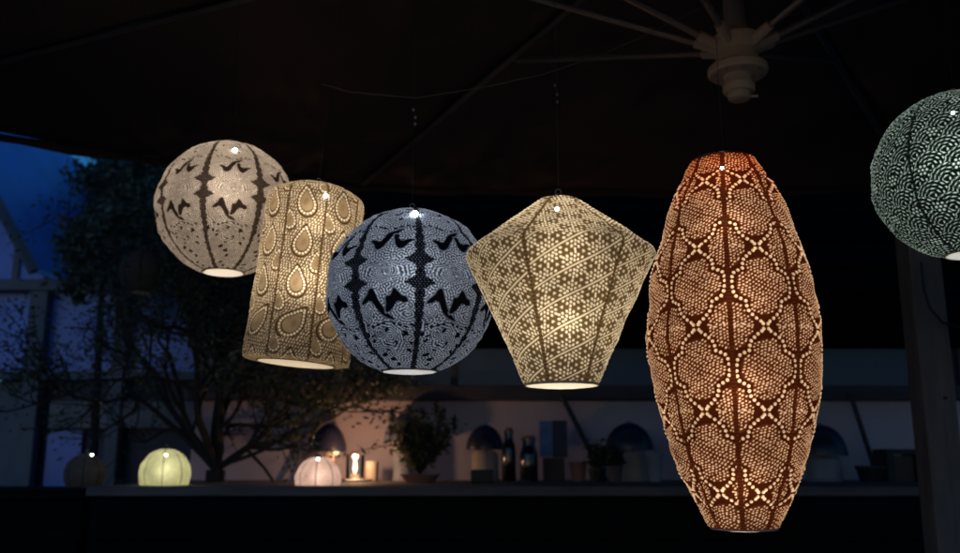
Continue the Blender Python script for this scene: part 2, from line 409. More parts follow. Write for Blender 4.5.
# valance hanging from the hem
vm = MB(); vv = []; vf = []
for g in range(8):
    a = Vector(verts8[g]); b = Vector(verts8[(g+1) % 8]); base = len(vv)
    for j in range(25):
        s = j / 24; e = a.lerp(b, s); iw = 1 - .04*4*s*(1-s)
        sag = -.10 * 4 * s * (1 - s) * .55 * .8
        z = HEMZ + sag
        vv += [(e.x*iw, e.y*iw, z), (e.x*iw*1.002, e.y*iw*1.002, z - .035 - .006*math.sin(s*30+g))]
    for j in range(24): q = base + 2*j; vf.append((q, q+1, q+3, q+2))
vo = ppart('valance', vm.add(vv, vf), M['canopy'], smooth=True)
sm = vo.modifiers.new('thick', 'SOLIDIFY'); sm.thickness = .003
hz = HC.z
for k, v in enumerate(verts8):
    v = Vector(v)
    rb = MB().tube([Vector((0, 0, AZ - .03)) * 1.0 + Vector((v.x, v.y, 0)) * .02, Vector((v.x * .98, v.y * .98, HEMZ - .012))], .013, 4).build('rib', M['rib_dark'], par)
    t = min(.5, .95 / math.hypot(v.x, v.y))
    e = Vector((v.x * t, v.y * t, AZ + (HEMZ - AZ) * t - .045)); dxy = Vector((v.x, v.y, 0)).normalized()
    st = dxy * .085 + Vector((0, 0, hz + .10))
    MB().tube([st, e], .0095, 6).build('strut', M['rib'], par, smooth=True)
    # socket clevis on the hub
    s1 = dxy * .05 + Vector((0, 0, hz + .085))
    MB().tube([s1, st + (e - st).normalized() * .03], .015, 8).build('socket', M['hub'], par, smooth=True)
# hub: flanges, drum, end knob
ppart('hub', MB().lathe([(.018, .0), (.040, .0), (.044, .006), (.044, .022), (.038, .028), (.036, .045), (.040, .05), (.076, .052), (.082, .058), (.082, .072), (.074, .08),
                         (.060, .085), (.056, .12), (.066, .135), (.07, .16), (.045, .18), (.03, .21), (.03, AZ - hz - .05)], 40, (0, 0, hz - .05)), M['hub'], smooth=True)
kb = MB().lathe([(.004, -.072), (.024, -.072), (.030, -.068), (.032, -.052), (.030, -.048)], 24, (0, 0, hz))
kb.tube([(.025, 0, hz - .06), (.052, 0, hz - .06)], .004, 8)
ppart('knob', kb, M['hub'], smooth=True)
for k in range(8):
    a_ = R(45 * k); MB().lathe([(.003, 0), (.005, .0), (.005, .004)], 8, (.065 * math.cos(a_), .065 * math.sin(a_), hz - .003)).build('bolt', M['steel'], par)
# cantilever mast beside/behind the viewer, arm from hub back
ppart('arm', MB().tube([(0, 0, AZ + .06), (.4, -1.6, AZ + .1), (.9, -2.9, AZ - .1)], .035, 8), M['rib_dark'], smooth=True)
ppart('mast', MB().tube([(.9, -2.95, 0), (.9, -2.95, AZ)], .045, 12), M['rib_dark'], smooth=True)

# ------------------------------------------------------------------ string wire and hooks
WYr = 2.1
wp = [at(x, y, WYr) for x, y in ((322, 84), (350, 92), (415, 98), (480, 88), (545, 74), (600, 55), (640, 38), (700, 8))]
wp.append(Vector((HC.x - .02, HC.y - .07, HC.z + .3)))
wo = MB().tube([p - wp[0] for p in wp], .0008, 5).build('cord', M['grey_frame']); wo.location = wp[0]
tag(wo, 'thin pale cord strung under the canopy from the hub to the left', 'cord')
def hook(px, y0, y1, label):
    a = at(px, y0, WYr); b = at(px, y1, WYr); L = (a - b).length
    root = empty('hanging_hook', a, label, 'hook', 'small hooks on the overhead cord')
    MB().tube([(0, 0, 0), (0.002, 0, -L * .5), (0, 0, -L)], .0005, 5).build('thread', M['black'], root)
    for q in (.45, .75, 1): MB().lathe([(.001, -.004), (.0035, -.002), (.0035, .002), (.001, .004)], 8, (.004 * math.sin(9*q), 0, -L * q)).build('bead', M['steel'], root, smooth=True)
hook(415, 98, 124, 'small metal hook hanging from the cord above the blue-grey round lantern')
hook(556, 72, 102, 'small beaded hook hanging from the cord above the faceted gold lantern')

# ------------------------------------------------------------------ lace patterns (flat cloth, mm)
def smooth01(x): x = np.clip(x, 0, 1); return x * x * (3 - 2 * x)
def worm(H, Wd, lam, seed, ani=1.0):
    r_ = np.random.default_rng(seed); z = r_.normal(size=(H, Wd))
    fy = np.fft.fftfreq(H)[:, None]; fx = np.fft.fftfreq(Wd)[None, :]
    f = np.sqrt((fx * ani) ** 2 + fy ** 2); k = np.exp(-((f - 1/lam) / (.14/lam)) ** 2)
    w = np.real(np.fft.ifft2(np.fft.fft2(z) * k)); return w / w.std()
PXM = .7  # mm per array cell
class Cloth:
    def __init__(s, w, h):
        s.w, s.h = w, h; s.nx = int(w / PXM); s.ny = int(h / PXM)
        s.X, s.Y = np.meshgrid((np.arange(s.nx) + .5) * PXM - w/2, (np.arange(s.ny) + .5) * PXM - h/2)
        s.A = np.full(s.X.shape, .5)
    def sample(s, x, y):
        fx = ((x + s.w/2) / PXM - .5); fy = ((y + s.h/2) / PXM - .5)
        i = np.floor(fx).astype(int); j = np.floor(fy).astype(int); a = fx - i; b = fy - j
        g = lambda jj, ii: s.A[jj % s.ny, ii % s.nx]
        return g(j, i)*(1-a)*(1-b) + g(j, i+1)*a*(1-b) + g(j+1, i)*(1-a)*b + g(j+1, i+1)*a*b
    def dots(s, pts, r, val=1.0, soft=.6, el=1.0, ang=None):
        for k, (px, py) in enumerate(pts):
            rr = r[k] if hasattr(r, '__len__') else r
            m = int((rr * max(el, 1) + 1.5) / PXM) + 1
            ci = int((px + s.w/2) / PXM); cj = int((py + s.h/2) / PXM)
            i0, i1, j0, j1 = max(ci-m, 0), min(ci+m+1, s.nx), max(cj-m, 0), min(cj+m+1, s.ny)
            if i0 >= i1 or j0 >= j1: continue
            dx = s.X[j0:j1, i0:i1] - px; dy = s.Y[j0:j1, i0:i1] - py
            if ang is not None:
                t = ang[k]; dx, dy = (dx*math.cos(t) + dy*math.sin(t)) / el, -dx*math.sin(t) + dy*math.cos(t)
            d = np.hypot(dx, dy); w = smooth01((rr - d) / soft + .5)
            s.A[j0:j1, i0:i1] = s.A[j0:j1, i0:i1] * (1 - w) + val * w
    def band(s, pts, wd, val=0.0, soft=.7):
        """stroke of a polyline"""
        for (a, b) in zip(pts[:-1], pts[1:]):
            x0, x1 = min(a[0], b[0]) - wd - 2, max(a[0], b[0]) + wd + 2; y0, y1 = min(a[1], b[1]) - wd - 2, max(a[1], b[1]) + wd + 2
            i0, i1 = max(int((x0 + s.w/2)/PXM), 0), min(int((x1 + s.w/2)/PXM) + 1, s.nx)
            j0, j1 = max(int((y0 + s.h/2)/PXM), 0), min(int((y1 + s.h/2)/PXM) + 1, s.ny)
            if i0 >= i1 or j0 >= j1: continue
            X = s.X[j0:j1, i0:i1] - a[0]; Y = s.Y[j0:j1, i0:i1] - a[1]; dx, dy = b[0]-a[0], b[1]-a[1]
            t = np.clip((X*dx + Y*dy) / (dx*dx + dy*dy + 1e-9), 0, 1); d = np.hypot(X - t*dx, Y - t*dy)
            w = smooth01((wd - d) / soft + .5); s.A[j0:j1, i0:i1] = s.A[j0:j1, i0:i1]*(1-w) + val*w
    def dashes(s, ang, along, across, r, el, ok, val, seed, wav=0.0, jit=.4):
        r_ = np.random.default_rng(seed); ca, sa = math.cos(ang), math.sin(ang); P, An, Rr = [], [], []
        D = math.hypot(s.w, s.h)/2 + 10; q = -D; row = 0
        while q < D:
            p = -D + (row % 2)*along/2 + r_.uniform(-.6, .6)
            while p < D:
                qq = q + wav*math.sin(p*.11 + q*.05)
                x = p*ca - qq*sa + r_.normal()*jit; y = p*sa + qq*ca + r_.normal()*jit
                if abs(x) < s.w/2 + 3 and abs(y) < s.h/2 + 3 and ok(x, y):
                    P.append((x, y)); An.append(ang + wav*.11*math.cos(p*.11 + q*.05) + r_.normal()*.12); Rr.append(r*r_.uniform(.8, 1.15))
                p += along
            q += across; row += 1
        for ox in ((-s.w, 0, s.w) if s.h < 200 else (0,)):
            for oy in ((-s.h, 0, s.h) if s.h < 200 else (0,)):
                sel = [k for k, (x, y) in enumerate(P) if abs(x+ox) < s.w/2+3 and abs(y+oy) < s.h/2+3]
                s.dots([(P[k][0]+ox, P[k][1]+oy) for k in sel], [Rr[k] for k in sel], val, soft=.9, el=el, ang=[An[k] for k in sel])
    def poly(s, pts, val=0.0):
        ins = np.zeros(s.X.shape, bool); n = len(pts)
        for k in range(n):
            x0, y0 = pts[k]; x1, y1 = pts[(k+1) % n]
            c = ((y0 > s.Y) != (y1 > s.Y)) & (s.X < (x1-x0) * (s.Y-y0) / (y1-y0+1e-9) + x0); ins ^= c
        s.A[ins] = val
def catmull(p, n=8):
    out = []; k = len(p)
    for i in range(k):
        a, b, c, d = [np.array(p[(i+j-1) % k], float) for j in range(4)]
        for t in np.linspace(0, 1, n, endpoint=False):
            out.append(tuple(.5*((2*b) + (-a+c)*t + (2*a-5*b+4*c-d)*t*t + (-a+3*b-3*c+d)*t**3)))
    return out

def lowf(ny, nx, lam, seed):
    return worm(ny, nx, lam / PXM, seed)
def cloth_birds():
    c = Cloth(150, 560); X, Y = c.X, c.Y
    n1 = lowf(c.ny, c.nx, 60, 5); n2 = lowf(c.ny, c.nx, 34, 6)
    w = worm(c.ny, c.nx, 5.4/PXM, 5)
    # contour lines flowing round lobed medallions
    def med(cx, cy, rx, ry, lobes, lam, lim, amp=.12):
        nonlocal w
        ph = np.arctan2((Y-cy)/ry, (X-cx)/rx); rho = np.hypot((X-cx)/rx, (Y-cy)/ry) * (1 + amp*np.abs(np.cos(lobes*ph/2)))
        st = np.sin(rho*lim*2*np.pi/lam + 2.2*n1 + 1.2*n2 + .5*w); k = smooth01((1.0 - rho) * 4)*.8
        w = w*(1-k) + st*1.3*k
    med(0, 8, 62, 26, 6, 5.6, 44)
    med(0, 8, 30, 14, 4, 4.6, 26)
    for sx in (-75, 75): med(sx, -100, 40, 34, 7, 5.6, 38); med(sx, 128, 38, 30, 6, 5.4, 36)
    med(0, -118, 34, 42, 7, 5.6, 38); med(-18, -112, 15, 20, 5, 4.8, 18)
    med(0, 140, 34, 24, 5, 5.4, 32)
    med(-40, -70, 20, 15, 5, 5, 18); med(40, -72, 20, 15, 5, 5, 18)
    c.A = .20 + .56 * smooth01(w * .8 + .52)
    r_ = np.random.default_rng(3)
    pts = [(r_.uniform(-70, 70), r_.uniform(-270, 270)) for _ in range(420)]
    c.dots([p for p in pts if r_.random() < .6], 1.3, .95)
    for _ in range(120):
        x, y = r_.uniform(-70, 70), r_.uniform(-270, 270)
        if -92 < y < 104: continue
        a = r_.uniform(0, 3.1); c.dots([(x, y)], r_.uniform(2.0, 3.6), .02, el=1.8, ang=[a])
    UL = [(158,122),(190,120),(206,130),(225,112),(250,82),(280,64),(322,50),(292,80),(267,102),(247,127),(234,150),(207,168),(184,160),(178,140)]
    UR = [(280,92),(300,88),(306,113),(325,123),(350,116),(384,118),(357,135),(342,152),(318,166),(297,152),(286,128)]
    LL = [(124,408),(144,385),(160,370),(170,350),(189,344),(202,363),(214,388),(228,413),(253,448),(288,482),(250,474),(223,454),(203,429),(184,404),(165,400),(145,412)]
    LR = [(250,446),(256,405),(260,378),(282,373),(299,342),(322,360),(337,376),(357,383),(363,404),(341,408),(325,400),(309,403),(291,422),(270,444)]
    for P, yc, y0_ in ((UL, 122, 72), (UR, 122, 72), (LL, 410, -52), (LR, 410, -52)):
        Q = catmull([((a-255)*.385, y0_ - (b-yc)*.42) for a, b in P], 5); mx_ = sum(q[0] for q in Q)/len(Q); my_ = sum(q[1] for q in Q)/len(Q)
        c.poly([(mx_ + (a-mx_)*1.14, my_ + (b-my_)*1.16) for a, b in Q], .5); c.poly(Q, 0.0)
    for sx in (-1, 1):
        pass
        for q in range(4): c.dots([(sx*(10+q*11), 112 - abs(q-2)*4)], 2.2, .05, el=1.8, ang=[.4*sx]); c.dots([(sx*(10+q*11), -98 + abs(q-2)*4)], 2.2, .05, el=1.8, ang=[-.4*sx])
    return c
def seam_birds(d, y, A, halfw):
    """d: distance to seam in mm, y arc. dark lace seam with flower widenings"""
    w = 9.0 + 1.5*np.sin(y/3.1) + .7*np.sin(y*1.7)
    w = w * np.where(y < -40, np.clip(1 + (y+40)/200, .55, 1), np.where(y > 60, np.clip(1 - (y-60)/160, .5, 1), 1))
    for yc in (33, -12): w = np.maximum(w, 30 * np.clip(1 - np.abs((y-yc)/17.0)**1.0, 0, 1) + 1.5*np.cos(y*.9))
    m = smooth01((w - d) / 1.2 + .5)
    bead = .42 * smooth01((np.sin(y*2*np.pi/8.5)*np.cos(d*.95) - .5) * 3)
    return A * (1 - m) + (bead) * m
def seam_plain(width, depth=0.0, bead=0.0):
    def fn(d, y, A, halfw):
        m = smooth01((width - d) / 1.0 + .5)
        return A * (1 - m) + (depth + bead * smooth01(np.sin(y*2*np.pi/6)*2)) * m
    return fn

def cloth_paisley():
    c = Cloth(100, 460); X, Y = c.X, c.Y; c.A = .22 + 0*X
    c.dashes(.85, 7.6, 5.6, 1.8, 1.6, lambda x, y: True, .92, 21, wav=3.0)
    def pais(x, y, s, a, fl):
        t = np.linspace(0, 2*np.pi, 40, endpoint=False)
        px = fl * (14*np.sin(t) * np.sin(t/2)**.8 ) ; py = 19*np.cos(t) + 0
        px = px + fl * 5 * np.exp(-((py-19)/9)**2)
        px, py = px*s, py*s
        P = [(x + u*math.cos(a) - v*math.sin(a), y + u*math.sin(a) + v*math.cos(a)) for u, v in zip(px, py)]
        def sc(k): return [(x + (p[0]-x)*k, y + (p[1]-y)*k) for p in P]
        c.poly(sc(1.26), .40); c.poly(sc(1.20), .02); c.poly(sc(1.09), .26)
        L = P + [P[0]]
        def along(P_, step):
            out = []; acc = 0
            for a0, b0 in zip(P_[:-1], P_[1:]):
                dd = math.hypot(b0[0]-a0[0], b0[1]-a0[1]); 
                while acc < dd: out.append((a0[0]+(b0[0]-a0[0])*acc/dd, a0[1]+(b0[1]-a0[1])*acc/dd)); acc += step
                acc -= dd
            return out
        q = sc(.92); c.dots(along(q+[q[0]], 7.4), 2.9, 1.0)
        c.poly(sc(.78), .10); c.poly(sc(.72), .52)
        c.dots([(x + u*2.2 + v*.8, y - 2 + v*3.4) for u in range(-3, 4) for v in range(-3, 4) if u*u/6 + v*v/9 < 1], .9, .30)
    for j, y in enumerate(np.arange(-196, 230, 92)):
        fl = 1 if j % 2 else -1
        pais(-4*fl, y, 1.72 if j else 2.0, .30*fl if j else -.9, fl)
        pais(37*fl, y + 46, 1.15, -.3*fl + .1, -fl)
    return c

def cloth_star():
    A = 46.0; H = A * .866
    c = Cloth(H*6, A*10); X, Y = c.X, c.Y; c.A = .13 + 0*X
    nodes = [(i*H, j*A + (A/2 if i % 2 else 0)) for j in range(-6, 6) for i in range(-4, 5)]
    r_ = np.random.default_rng(12)
    for (x, y) in nodes:
        c.dots([(x, y)], 4.0, .10)
        for k in range(6):
            a = k*math.pi/3 + math.pi/2; b = a + math.pi/6
            for rr in (7.0, 13.6, 20.4): c.dots([(x + rr*math.cos(a) + r_.normal()*.4, y + rr*math.sin(a) + r_.normal()*.4)], 2.0, 1.0, el=1.25, ang=[a])
            for o, rr in ((0, 10.5), (-.21, 17.5), (.21, 17.5)):
                c.dots([(x + rr*math.cos(b+o), y + rr*math.sin(b+o))], 2.0, 1.0, el=1.35, ang=[b+o])
            c.dots([(x + 25.2*math.cos(b), y + 25.2*math.sin(b))], 1.5, .9)
            for o in (): c.band([(x + 8*math.cos(b+o*2.6), y + 8*math.sin(b+o*2.6)), (x + 21*math.cos(b+o*.35), y + 21*math.sin(b+o*.35))], .55, .06, .6)
    a = math.radians(30); d = -X*math.sin(a) + Y*math.cos(a)      # long light ribs through the rosettes
    dd = np.abs((d + H/2) % H - H/2)
    m = smooth01((3.0 - dd)/.8 + .5); c.A = c.A*(1-m) + .08*m
    m = smooth01((1.5 - dd)/.8 + .5); c.A = c.A*(1-m) + .86*m
    return c

def cloth_medallion():
    c = Cloth(125, 144); X, Y = c.X, c.Y     # one repeat, tiled
    c.A = .05 + 0*X
    q1 = [(0, 67), (11, 62), (26, 48), (30, 42), (31, 30), (47, 22), (52, 12), (53, 0)]
    lines = [[(sx*a, sy*b) for a, b in q1] for sx in (-1, 1) for sy in (-1, 1)]
    def dist(x, y):
        best = 99
        x = (x + 62.5) % 125 - 62.5; y = (y + 72) % 144 - 72
        for L in lines:
            for (a, b) in zip(L[:-1], L[1:]):
                dx, dy = b[0]-a[0], b[1]-a[1]; t = max(0, min(1, ((x-a[0])*dx + (y-a[1])*dy)/(dx*dx+dy*dy)))
                best = min(best, math.hypot(x-a[0]-t*dx, y-a[1]-t*dy))
        return best
    def inlarge(x, y):
        x, y = abs(x), abs(y)
        return (x/46)**1.7 + (y/52)**1.7 < 1 and dist(x, y) > 6.2
    def insmall(x, y):
        x = abs(abs(x) - 62.5); y = abs(abs(y) - 72)
        return (x/41.5)**2.2 + (y/41)**2.2 < 1 and dist(62.5 - x, 72 - y) > 5.8
    G = np.zeros(c.A.shape, bool)
    for jj in range(c.ny):
        for ii in range(c.nx):
            x, y = c.X[jj, ii], c.Y[jj, ii]
            if inlarge(x, y) or insmall(x, y): c.A[jj, ii] = .14
    c.dashes(.52, 6.9, 5.2, 1.65, 1.55, lambda x, y: inlarge(x, y), .86, 31, wav=2.6, jit=.45)
    c.dashes(.62, 6.6, 5.2, 1.65, 1.5, lambda x, y: insmall(x, y), .86, 32, wav=2.0, jit=.45)
    pts = []
    for L in lines:
        acc = 0
        for (a, b) in zip(L[:-1], L[1:]):
            dd = math.hypot(b[0]-a[0], b[1]-a[1])
            while acc < dd: pts.append((a[0]+(b[0]-a[0])*acc/dd, a[1]+(b[1]-a[1])*acc/dd)); acc += 8.8
            acc -= dd
    pts = [p for p in pts if abs(p[0]) > 4]
    pts += [(u, 72*v + w_*4.6) for u in (-4.4, 4.4) for v in (-1, 1) for w_ in (-1, 1)]
    c.dots([(x + ox, y + oy) for x, y in pts for ox in (-125, 0, 125) for oy in (-144, 0, 144)], 3.2, 1.0, soft=.8)
    return c

def cloth_fans():
    c = Cloth(140, 560); X, Y = c.X, c.Y; c.A = .15 + 0*X
    A, H = 46.0, 23.0; best = np.zeros(X.shape)
    for j in range(14, -15, -1):
        for i in range(-3, 4):
            x = i*A + (A/2 if j % 2 else 0); y = j*H
            r = np.hypot(X-x, Y-y); th = np.arctan2(Y-y, X-x); m = r < A*.56
            ring = np.cos(r*2*np.pi/6.2 + 1.2) ; n = np.maximum(np.round(2*np.pi*np.maximum(r, 3)/9), 3)
            dash = np.cos(th*n + np.floor(r/6.2)*1.7)
            v = .02 + .95*smooth01(ring*1.1 + .3) * smooth01(dash*1.2 + .8)
            c.A = np.where(m, v, c.A)
    r_ = np.random.default_rng(8)
    for (x, y) in [(sx*26 + (10 if k % 2 else -8), -150 + k*62) for k in range(6) for sx in (-1, 1)]:
        c.poly([(x+11*math.cos(t)*(1+.15*math.cos(6*t)), y+11*math.sin(t)*(1+.15*math.cos(6*t))) for t in np.linspace(0, 6.28, 40)], .05)
        c.dots([(x + 6.5*math.cos(t), y + 6.5*math.sin(t)) for t in np.arange(0, 6.2, 1.047)], 2.2, .95)
        c.dots([(x, y)], 2.2, .95)
    return c

# ------------------------------------------------------------------ lanterns
def arc_profile(pts, n):
    """resample (r, z) polyline top->bottom at n equal arc steps; returns r, z, arc(mm)"""
    P = np.array(pts, float); d = np.hypot(*np.diff(P, axis=0).T); s = np.r_[0, np.cumsum(d)]
    q = np.linspace(0, s[-1], n); return np.interp(q, s, P[:, 0]), np.interp(q, s, P[:, 1]), q
def smooth_profile(p, it=3):
    P = [np.array(x, float) for x in p]
    for _ in range(it):
        Q = [P[0]]
        for a, b in zip(P[:-1], P[1:]): Q += [a*.75 + b*.25, a*.25 + b*.75]
        Q.append(P[-1]); P = Q
    return [tuple(x) for x in P]
def shade(profile, cloth, seamf, gores, phase, nv, nu, y0, seed, bump=.0028, pinch=.015, wrinkle=.0018, cs=1.0, yoff=0):
    r, z, s = arc_profile(profile, nv)
    r_ = np.random.default_rng(seed)
    U = (np.arange(nu) / nu) * 2*np.pi; gw = 2*np.pi / gores
    rel = (U - phase) / gw; k = np.floor(rel); loc = (rel - k - .5) * gw            # angle from the gore's middle
    RR, LL = np.meshgrid(r, loc, indexing='ij'); SS = np.repeat(s[:, None], nu, 1); KK = np.repeat(k[None, :], nv, 0)
    x = LL * RR * 1000 / cs; y = ((y0 - SS) * 1000 - yoff) / cs
    jx = r_.uniform(-1.5, 1.5, gores + 1)[KK.astype(int) % gores]; jy = r_.uniform(-2, 2, gores + 1)[KK.astype(int) % gores]
    wob = 1.2*np.sin(y/23 + KK*2.1) ; wob2 = 1.0*np.sin(x/17 + KK)
    A = cloth.sample(x + jx + wob, y + jy + wob2)
    d = np.abs(gw/2 - np.abs(LL)) * RR * 1000 / cs
    A = seamf(d + .5*np.sin(y*.6 + KK), y, A, None)
    # rims
    rim = smooth01((6 - (s - s[0])*1000)/2); rim2 = smooth01((4 - (s[-1] - s)*1000)/1.5)
    A = A * (1 - np.maximum(rim, rim2)[:, None]*.8)
    # relief
    B = A.copy()
    for _ in range(2):
        B = (B + np.roll(B, 1, 1) + np.roll(B, -1, 1)) / 3; B[1:-1] = (B[:-2] + B[1:-1] + B[2:]) / 3
    n1 = worm(512, 512, 26, seed)[:, :]; 
    wr = n1[(np.arange(nv) * 512 // nv) % 512][:, (np.arange(nu) * 512 // nu) % 512]
    n2 = worm(512, 512, 90, seed + 50)
    wr2 = n2[(np.arange(nv) * 512 // nv) % 512][:, (np.arange(nu) * 512 // nu) % 512]
    Rf = RR * (1 - pinch * np.exp(-(d/14)**2)) + bump * (B - .4) * 1.6 + wrinkle * (wr*.35 + wr2*.8)
    Rf = np.maximum(Rf, .002)
    X = Rf * np.cos(U)[None, :]; Y = Rf * np.sin(U)[None, :]; Z = np.repeat(z[:, None], nu, 1) + 0*X
    v = np.stack([X, Y, Z], -1).reshape(-1, 3)
    i, j = np.meshgrid(np.arange(nv-1), np.arange(nu), indexing='ij'); j2 = (j+1) % nu
    f = np.stack([i*nu + j, (i+1)*nu + j, (i+1)*nu + j2, i*nu + j2], -1).reshape(-1, 4)
    me = mesh_np('shade', v, f)
    at_ = me.attributes.new('lace', 'FLOAT', 'POINT'); at_.data.foreach_set('value', A.astype(np.float32).ravel())
    return me
def radius_at(profile, z):
    P = sorted([(b, a) for a, b in profile]); return float(np.interp(z, [p[0] for p in P], [p[1] for p in P]))

LED = emit('led', (1, .97, .88), 40)
LED_W = emit('led_cool', (.95, .97, 1), 90)
DISC = None
def disc_mat():
    m, n, l = nodes_of('diffuser'); n.remove(n['Principled BSDF'])
    d = n.new('ShaderNodeBsdfDiffuse'); d.inputs[0].default_value = (.8, .78, .72, 1)
    t = n.new('ShaderNodeBsdfTranslucent'); t.inputs[0].default_value = (.98, .96, .92, 1)
    mx = n.new('ShaderNodeMixShader'); mx.inputs[0].default_value = .88
    l.new(d.outputs[0], mx.inputs[1]); l.new(t.outputs[0], mx.inputs[2]); l.new(mx.outputs[0], n['Material Output'].inputs[0]); return m
DISC = disc_mat()

def lantern(cx, cy, Y, prof_px, cloth, seamf, gores, phase, m, label, watts, lz, color, led_px, y0_px, seed, nv=430, nu=800, tilt=0, cord_top=None,
            led_r=.0028, led_m=None, lights=None, group='lace lanterns hanging in a row', opening=True, cap_r=.03, **kw):
    """prof_px: (radius, y down from centre) in photo pixels, top to bottom"""
    c = at(cx, cy, Y); s = mpp(c)
    root = empty('lace_lantern', c, label, 'lantern', group); root.rotation_euler.y = tilt
    prof = [(a * s, -b * s) for a, b in prof_px]
    phase += math.atan2(-c.x, c.y) * 1.0
    me = shade(prof, cloth, seamf, gores, phase, nv, nu, y0_px * s, seed, **kw)
    link('shade', me, m, root)
    zt, zb = prof[0][1], prof[-1][1]; rb = prof[-1][0]
    # solar cap in the top opening, ring and cord
    r0 = max(prof[0][0], .012)
    cap = MB().lathe([(r0*.98, -.004), (r0*1.03, 0), (r0*1.0, .004), (r0*.5, .007), (.004, .008)], 32, (0, 0, zt)).build('solar_cap', M['plastic'], root, smooth=True)
    ring = [(.005*math.cos(t), 0, zt + .012 + .005*math.sin(t)) for t in np.linspace(0, 2*math.pi, 17)]
    MB().tube(ring, .0007, 6, cap=False).build('hanging_ring', M['steel'], cap, smooth=True)
    top = cord_top if cord_top else 3.0 - c.z
    MB().tube([(0, 0, zt + .022), (.001, 0, (zt + top)/2), (0, 0, top)], .0005, 5).build('cord', M['black'], root)
    # diffuser disc closing the lower opening, with a wire rim
    if opening:
        dsc = MB().lathe([(.001, -.003), (rb*.6, -.0035), (rb*.97, -.001), (rb*.97, 0), (.001, 0)], 48, (0, 0, zb)).build('diffuser', DISC, root, smooth=True)
        rim = [(rb*math.cos(t), rb*math.sin(t), zb) for t in np.linspace(0, 2*math.pi, 49)]
        MB().tube(rim, .0016, 6, cap=False).build('rim', M['cream'], dsc, smooth=True)
    # led seen at the front just below the cap
    if led_px:
        yy = -.05
        for _ in range(60):
            q = at(led_px[0], led_px[1], Y + yy); dx, dz = q.x - c.x, q.z - c.z
            rr = radius_at(prof, dz); yy = .8*yy + .2*(-math.sqrt(max(rr*rr - dx*dx, 1e-6)) - .002)
        MB().lathe([(.0004, -led_r), (led_r*.7, -led_r*.7), (led_r, 0), (led_r*.7, led_r*.7), (.0004, led_r)], 12, (dx, yy, dz)).build('led', led_m or LED, root, smooth=True)
    for (fz, fw) in (lights or ((lz, 1.0),)):
        ld = bpy.data.lights.new('lantern_light', 'POINT'); ld.energy = watts * fw; ld.color = color; ld.shadow_soft_size = .03
        lo = bpy.data.objects.new('lantern_light', ld); S.collection.objects.link(lo); lo.parent = root; lo.location = (0, 0, zb + (zt - zb) * fz)
    return root
def sphere_px(r, top_r, bot_r, n=40, sq=1.0):
    a0 = math.asin(top_r / r); a1 = math.pi - math.asin(bot_r / r)
    return [(r*math.sin(a), -r*sq*math.cos(a)) for a in np.linspace(a0, a1, n)]

birds = cloth_birds(); paisley = cloth_paisley(); star = cloth_star(); medal = cloth_medallion(); fans = cloth_fans()

mA = lace('lace_cream', (.38, .34, .30), (.08, .06, .05), (1, .92, .82), (.30, .25, .20), (.022, .014, .010))
lantern(227, 209, 2.3, sphere_px(68, 9, 20), birds, seam_birds, 8, R(-90) - .33, mA,
        'round cream lace lantern with dark birds, the leftmost hanging lantern', 2.0, .62, (1, .86, .72), (235, 150), 68*math.pi/2 - 9, 1, led_r=.005, cs=.90, yoff=0)
mB = lace('lace_gold', (.40, .33, .24), (.10, .07, .045), (1, .95, .82), (.34, .25, .15), (.06, .032, .015))
lantern(307, 274, 2.05, smooth_profile([(8, -93), (24, -91), (40, -84), (47.5, -78), (48.5, -72), (48.5, -50), (49, 0), (51, 70), (52, 86), (51, 89), (38, 90)], 2), paisley, seam_plain(2.6, .06, .2), 8, R(-90) + .23, mB,
        'tilted cylindrical gold lace lantern with paisley drops, overlapping the cream round lantern', 1.6, .5, (1, .83, .60), (320, 194), 92, 2, tilt=.085,
        led_r=.0045, lights=((.80, .45), (.45, .6)), bump=.0014, nu=1000, pinch=.005, wrinkle=.0009)
mC = lace('lace_blue', (.20, .23, .29), (.012, .014, .02), (.80, .87, .98), (.11, .13, .17), (.002, .002, .003))
lantern(411, 292, 1.8, sphere_px(84, 10, 27), birds, seam_birds, 8, R(-90) + .10, mC,
        'round blue-grey lace lantern with black birds, in front between cylinder and gold lantern', 1.05, .58, (1, 1, 1), (415, 214), 84*math.pi/2 - 10, 3, led_r=.0065, led_m=LED_W)
mD = lace('lace_ochre', (.40, .34, .25), (.14, .10, .06), (1, .93, .78), (.36, .26, .14), (.07, .042, .017))
lantern(560, 289, 1.5, smooth_profile([(8, -94), (20, -92), (30, -84), (60, -62), (90, -39), (95, -34), (93, -29), (60, 40), (36, 96)], 3), star, seam_plain(3.0, .0, .15), 6, R(-90) - .36, mD,
        'faceted gold lace lantern, wide at the shoulder and tapering down, with star flowers', 1.4, .6, (1, .87, .66), (557, 209), 110, 4, led_r=.003, lights=((.72, .6), (.35, .4)), pinch=.012, wrinkle=.0007, bump=.0018, nv=520, nu=1120)
mE = lace('lace_brown', (.22, .12, .07), (.05, .018, .008), (1, .83, .65), (.20, .066, .022), (.042, .009, .003), top_glow=(.27, .40, (1, .42, .20)))
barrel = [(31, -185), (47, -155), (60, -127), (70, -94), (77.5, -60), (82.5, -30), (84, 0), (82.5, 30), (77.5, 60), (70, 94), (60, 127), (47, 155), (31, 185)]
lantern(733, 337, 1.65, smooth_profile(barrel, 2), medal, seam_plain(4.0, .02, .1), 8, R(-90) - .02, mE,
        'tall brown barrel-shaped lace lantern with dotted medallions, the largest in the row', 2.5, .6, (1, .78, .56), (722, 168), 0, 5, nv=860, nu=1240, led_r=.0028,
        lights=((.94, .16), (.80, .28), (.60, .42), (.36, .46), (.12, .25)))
mF = lace('lace_grey', (.16, .19, .18), (.02, .028, .025), (.86, 1, .93), (.14, .20, .17), (.004, .006, .005))
